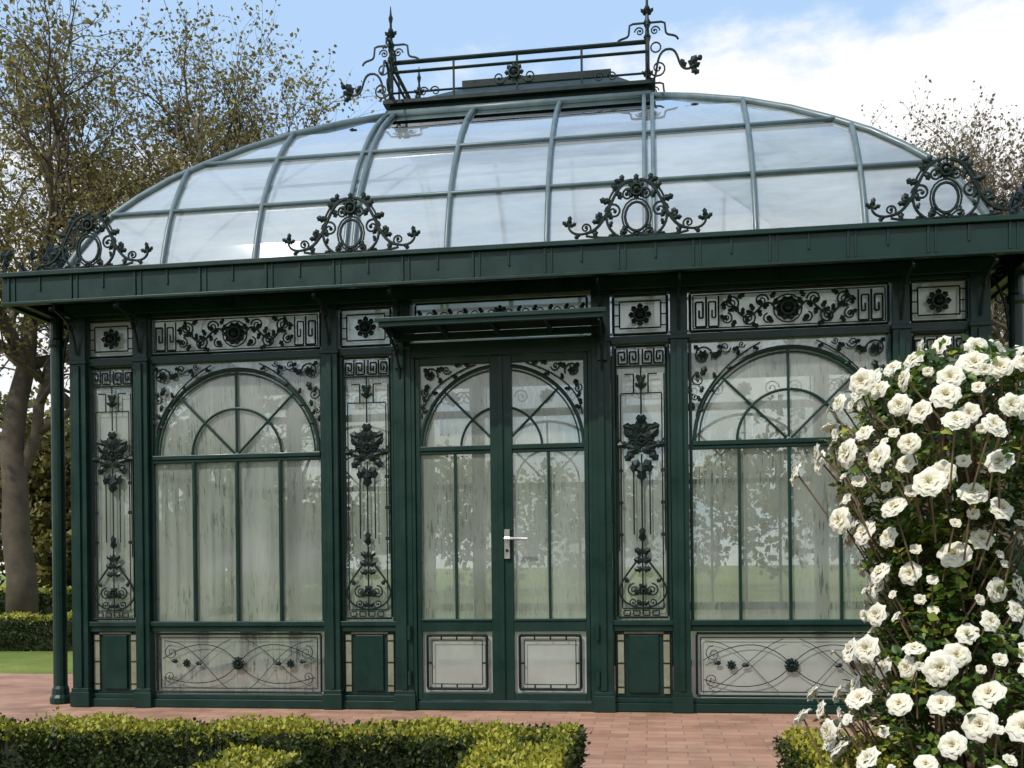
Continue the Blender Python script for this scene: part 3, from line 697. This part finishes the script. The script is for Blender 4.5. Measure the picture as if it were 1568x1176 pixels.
# distant trees: one mass of crowns behind and around
def mass(name,crowns,npc,ls,seed,mat):
    rg=np.random.RandomState(seed); Ps=[];Ts=[]
    for (x,y,z,rx,rz) in crowns:
        for _ in range(14):
            v=rg.normal(size=3); v/=np.linalg.norm(v); c=np.array([x,y,z])+v*np.array([rx,rx,rz])*rg.uniform(.3,.85)
            cr=rx*rg.uniform(.25,.5); w=rg.normal(size=(npc//14,3)); w=w/np.linalg.norm(w,axis=1,keepdims=True)*rg.uniform(.6,1.05,(len(w),1))*cr
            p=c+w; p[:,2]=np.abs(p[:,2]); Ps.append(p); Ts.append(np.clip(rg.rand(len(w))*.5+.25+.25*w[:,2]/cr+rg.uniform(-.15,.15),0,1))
    P=np.concatenate(Ps);T=np.concatenate(Ts);n=len(P)
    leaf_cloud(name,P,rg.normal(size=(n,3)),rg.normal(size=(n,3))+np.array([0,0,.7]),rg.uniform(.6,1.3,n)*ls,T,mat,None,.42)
rg=random.Random(3)
cr=[]
for i in range(26):
    x=-34+i*2.6+rg.uniform(-1,1); cr.append((x,27+rg.uniform(-3,5),2.4+rg.uniform(-.5,.9),2.4,rg.uniform(2.0,3.6)))
for i in range(9): cr.append((-30+i*2.5+rg.uniform(-.5,.5),22+rg.uniform(-2,2),1.4,1.6,1.5))
for i in range(8): cr.append((-27+i*1.9+rg.uniform(-.5,.5),25+rg.uniform(-2,2),4.6+rg.uniform(-.6,.8),2.2,2.8))
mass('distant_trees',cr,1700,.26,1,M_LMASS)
cr=[]
for i in range(14): cr.append((-26+i*4+rg.uniform(-1,1),-27+rg.uniform(-3,3),3.4,3.4,rg.uniform(2.6,3.8)))
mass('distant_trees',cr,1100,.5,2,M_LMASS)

# ------------------------------------------------------------------ climbing rose
def bloom_mesh(seed,openness):
    rr=random.Random(seed); V=[];F=[];rn=[]
    layers=[(6,1.0,80,1.0),(6,.90,64,.9),(6,.76,48,.75),(5,.60,33,.55),(5,.46,20,.35),(4,.30,8,.1)]
    for li,(n,L,tilt,rv_) in enumerate(layers):
        off=rr.uniform(0,6)
        for k in range(n):
            ph=off+2*math.pi*k/n+rr.uniform(-.12,.12); t0=math.radians((tilt+rr.uniform(-7,7))*openness); wd=2.9*math.pi/n*rr.uniform(.9,1.1)
            nb=5;na=6; i0=len(V); Lk=L*rr.uniform(.93,1.05)*.70
            rad=.03+.02*(k%3);hh=.0
            for b in range(nb+1):
                bt=b/nb
                ang=t0*(.60+.45*bt)+(.75*bt**4 if li<4 else .2*bt**3)-(.2*(1-bt))
                if b: rad+=math.sin(ang)*Lk/nb; hh+=math.cos(ang)*Lk/nb
                w=wd*(.65+.35*math.sin(min(1,bt*1.2)*math.pi/2))*math.sqrt(max(0,1-bt**6*.55))
                for a in range(na+1):
                    at=a/na*2-1; az=ph+at*w*.5; r2=rad*(1+.06*math.sin(at*4+k))+.02*at; z2=hh-.10*bt*bt*at*at+.02*math.sin(at*7+li)
                    V.append((r2*math.cos(az),r2*math.sin(az),z2+.03*li))
            for b in range(nb):
                for a in range(na):
                    q=i0+b*(na+1)+a; F.append((q,q+1,q+na+2,q+na+1)); rn.append(min(1,rv_*.65+.35*b/nb+rr.uniform(-.05,.05)))
    me=bpy.data.meshes.new('bloom'); me.from_pydata(V,[],F); me.attributes.new('rnd','FLOAT','FACE').data.foreach_set('value',rn)
    me.polygons.foreach_set('use_smooth',[True]*len(F)); me.materials.append(M_PETAL); me.update(); return me
def rose(name,c,seed):
    rr=random.Random(seed); e=empty(name,(c[0],c[1],0)); rg=np.random.RandomState(seed)
    RZ=[(0,.32),(.3,.42),(.5,.36),(.65,.25),(.8,.20),(1.0,.25),(1.15,.36),(1.3,.41),(1.45,.35),(1.54,.22),(1.60,.07)]
    def Rz(z):
        for (a,b),(p,q) in zip(RZ,RZ[1:]):
            if z<=p: return b+(q-b)*(z-a)/(p-a)
        return .05
    def cx(z): return c[0]+(.02 if z>1.1 else -.03 if z>.6 else .05)
    st=MB(); Pl=[];Dl=[];Nl=[];Sl=[];Tl=[]
    for s in range(5):
        a=rr.uniform(0,6.28); pts=[]
        for i in range(12):
            z=i*.125; pts.append((cx(z)+math.cos(a+z*2)*.06,c[1]+math.sin(a+z*2)*.06,z))
        st.tube(pts,[.012-.0006*i for i in range(12)],6)
    for x,y in ((-.09,-.09),(.09,-.09),(.09,.09),(-.09,.09)): st.tube([(c[0]+x,c[1]+y,0),(c[0]+x*.5,c[1]+y*.5,1.45)],.011,4)
    for z in (.4,.8,1.2): 
        w=.09*(1-z/3); st.tube([(c[0]-w,c[1]-w-.004,z),(c[0]+w,c[1]-w-.004,z)],.007,4)
    for k in range(800):
        z=rr.uniform(.02,1.57); a=rr.uniform(0,6.283); ro=Rz(z)*rr.uniform(.5,.96)
        if rr.random()<.05: ro*=1.25
        p0=Vector((cx(z)+math.cos(a)*.04,c[1]+math.sin(a)*.04,max(0.02,z-.12))); p1=Vector((cx(z)+math.cos(a)*ro,c[1]+math.sin(a)*ro,z))
        pm=(p0+p1)/2+Vector((0,0,.06)); pts=[p0.lerp(pm,t)*(1-t)+pm.lerp(p1,t)*t for t in (0,.25,.5,.75,1)]
        if k%3==0: st.tube(pts,[.004,.0035,.003,.0025,.002],4)
        for q in pts[2:]:
            d=(p1-p0).normalized(); side=Vector((rr.gauss(0,1),rr.gauss(0,1),rr.gauss(0,.6))).normalized()
            ax=(d+side*.9).normalized(); nn=Vector((rr.gauss(0,.5)+math.cos(a)*.5,rr.gauss(0,.5)+math.sin(a)*.5,1)).normalized(); bb=ax.cross(nn).normalized()
            L=rr.uniform(.028,.044)
            for (t,sd) in ((.9,1),(.9,-1),(1.8,1),(1.8,-1),(2.5,0)):
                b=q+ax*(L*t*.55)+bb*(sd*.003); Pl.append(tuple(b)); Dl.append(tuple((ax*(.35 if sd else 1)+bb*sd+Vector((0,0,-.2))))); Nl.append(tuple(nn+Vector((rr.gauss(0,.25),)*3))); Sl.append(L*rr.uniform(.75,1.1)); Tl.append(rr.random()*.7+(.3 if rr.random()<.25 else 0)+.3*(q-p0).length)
    leaf_cloud('leaves',np.array(Pl),np.array(Dl),np.array(Nl),np.array(Sl),np.array(Tl),M_LROSE,e,.36)
    meshes=[bloom_mesh(s,o) for s,o in ((1,1.0),(2,.92),(3,.82),(4,.6),(5,1.0))]
    placed=[]
    tries=0
    while len(placed)<470 and tries<26000:
        tries+=1
        z=rr.uniform(.03,1.62); a=rr.uniform(0,6.283)
        cl=math.sin(z*9+a*2)+math.sin(z*5-a*3+1)
        if cl<-.7 and rr.random()<.55: continue
        if .66<z<1.0 and rr.random()<.35: continue
        big=rr.random()<.72; s=rr.uniform(.034,.054) if big else rr.uniform(.019,.029)
        ro=Rz(z)*rr.uniform(.95,1.12)+.02
        if rr.random()<.05: ro*=1.22
        p=Vector((cx(z)+math.cos(a)*ro,c[1]+math.sin(a)*ro,z))
        if any((p-q).length<(s+s2)*.92 for q,s2 in placed): continue
        placed.append((p,s))
        d=Vector((math.cos(a),math.sin(a),rr.uniform(-.1,.8)))+Vector((rr.gauss(0,.3),rr.gauss(0,.3),0))
        o=bpy.data.objects.new('bloom',meshes[rr.choice((0,1,2,4))] if big else meshes[3]); COL.objects.link(o)
        o.parent=e; o.matrix_parent_inverse=Matrix.Translation(-Vector(e.location))
        q=d.to_track_quat('Z','Y'); o.rotation_euler=q.to_euler(); o.location=p-d.normalized()*s*.4; o.scale=(s*1.42,)*3
        st.tube([p-d.normalized()*s*.3,p-d.normalized()*.05-Vector((0,0,.04)),p-d.normalized()*.12-Vector((0,0,.12))],.003,4)
    st.build('canes',[M_WOOD],e)
rose('climbing_rose',(1.91,-2.80),4)

# ------------------------------------------------------------------ light
el=math.radians(48); az=math.radians(212)
sd=Vector((math.sin(az)*math.cos(el),math.cos(az)*math.cos(el),math.sin(el)))
l=bpy.data.lights.new('sun','SUN'); l.energy=3.3; l.angle=math.radians(1.5); l.color=(1,.95,.87)
so=bpy.data.objects.new('sun',l); COL.objects.link(so); so.rotation_euler=sd.to_track_quat('Z','Y').to_euler(); so.location=(-6,-10,14)
w=bpy.data.worlds.new('World'); SC.world=w; w.use_nodes=True; nt=w.node_tree; nt.nodes.clear(); L=nt.links.new
out=nt.nodes.new('ShaderNodeOutputWorld'); bg=nt.nodes.new('ShaderNodeBackground'); bg.inputs[1].default_value=.145
sky=nt.nodes.new('ShaderNodeTexSky'); sky.sky_type='NISHITA'; sky.sun_disc=False; sky.sun_elevation=el; sky.sun_rotation=az; sky.air_density=1.0; sky.dust_density=.6
tc=nt.nodes.new('ShaderNodeTexCoord'); mp=nt.nodes.new('ShaderNodeMapping'); mp.inputs['Scale'].default_value=(1,1,2.2); mp.inputs['Location'].default_value=(.3,.1,.4)
L(tc.outputs['Generated'],mp.inputs[0])
n1=nt.nodes.new('ShaderNodeTexNoise'); n1.inputs['Scale'].default_value=2.6; n1.inputs['Detail'].default_value=7; n1.inputs['Roughness'].default_value=.58; L(mp.outputs[0],n1.inputs['Vector'])
sx=nt.nodes.new('ShaderNodeSeparateXYZ'); L(tc.outputs['Generated'],sx.inputs[0])
mr=nt.nodes.new('ShaderNodeMapRange'); L(sx.outputs[2],mr.inputs[0]); mr.inputs[1].default_value=.36; mr.inputs[2].default_value=.52; mr.inputs[3].default_value=.13; mr.inputs[4].default_value=-.07
ad=nt.nodes.new('ShaderNodeMath'); ad.operation='ADD'; L(n1.outputs[0],ad.inputs[0]); L(mr.outputs[0],ad.inputs[1])
cm=nt.nodes.new('ShaderNodeMapRange'); cm.interpolation_type='SMOOTHSTEP'; L(ad.outputs[0],cm.inputs[0]); cm.inputs[1].default_value=.48; cm.inputs[2].default_value=.60
cc=ramp(nt,n1.outputs[0],[(.40,(6.3,6.55,6.9)),(.60,(7.4,7.4,7.4))])
hz=nt.nodes.new('ShaderNodeMix'); hz.data_type='RGBA'; hz.inputs[0].default_value=.62; L(sky.outputs[0],hz.inputs[6]); hz.inputs[7].default_value=(4.5,6.4,8.8,1)
mx=nt.nodes.new('ShaderNodeMix'); mx.data_type='RGBA'; L(cm.outputs[0],mx.inputs[0]); L(hz.outputs[2],mx.inputs[6]); L(cc.outputs[0],mx.inputs[7])
L(mx.outputs[2],bg.inputs[0]); L(bg.outputs[0],out.inputs[0])

# ------------------------------------------------------------------ camera
cam=bpy.data.cameras.new('camera'); co=bpy.data.objects.new('camera',cam); COL.objects.link(co); SC.camera=co
cam.sensor_width=36; cam.lens=34.44; cam.shift_y=.1767; cam.clip_end=1500; cam.clip_start=.05
co.matrix_world=Matrix.Translation((.935,-6.154,.92))@Matrix.Rotation(math.radians(8.11),4,'Z')@Matrix.Rotation(math.radians(90),4,'X')@Matrix.Rotation(-.011,4,'Z')
SC.view_settings.view_transform='Standard'; SC.view_settings.look='None'; SC.view_settings.exposure=0; SC.view_settings.gamma=1
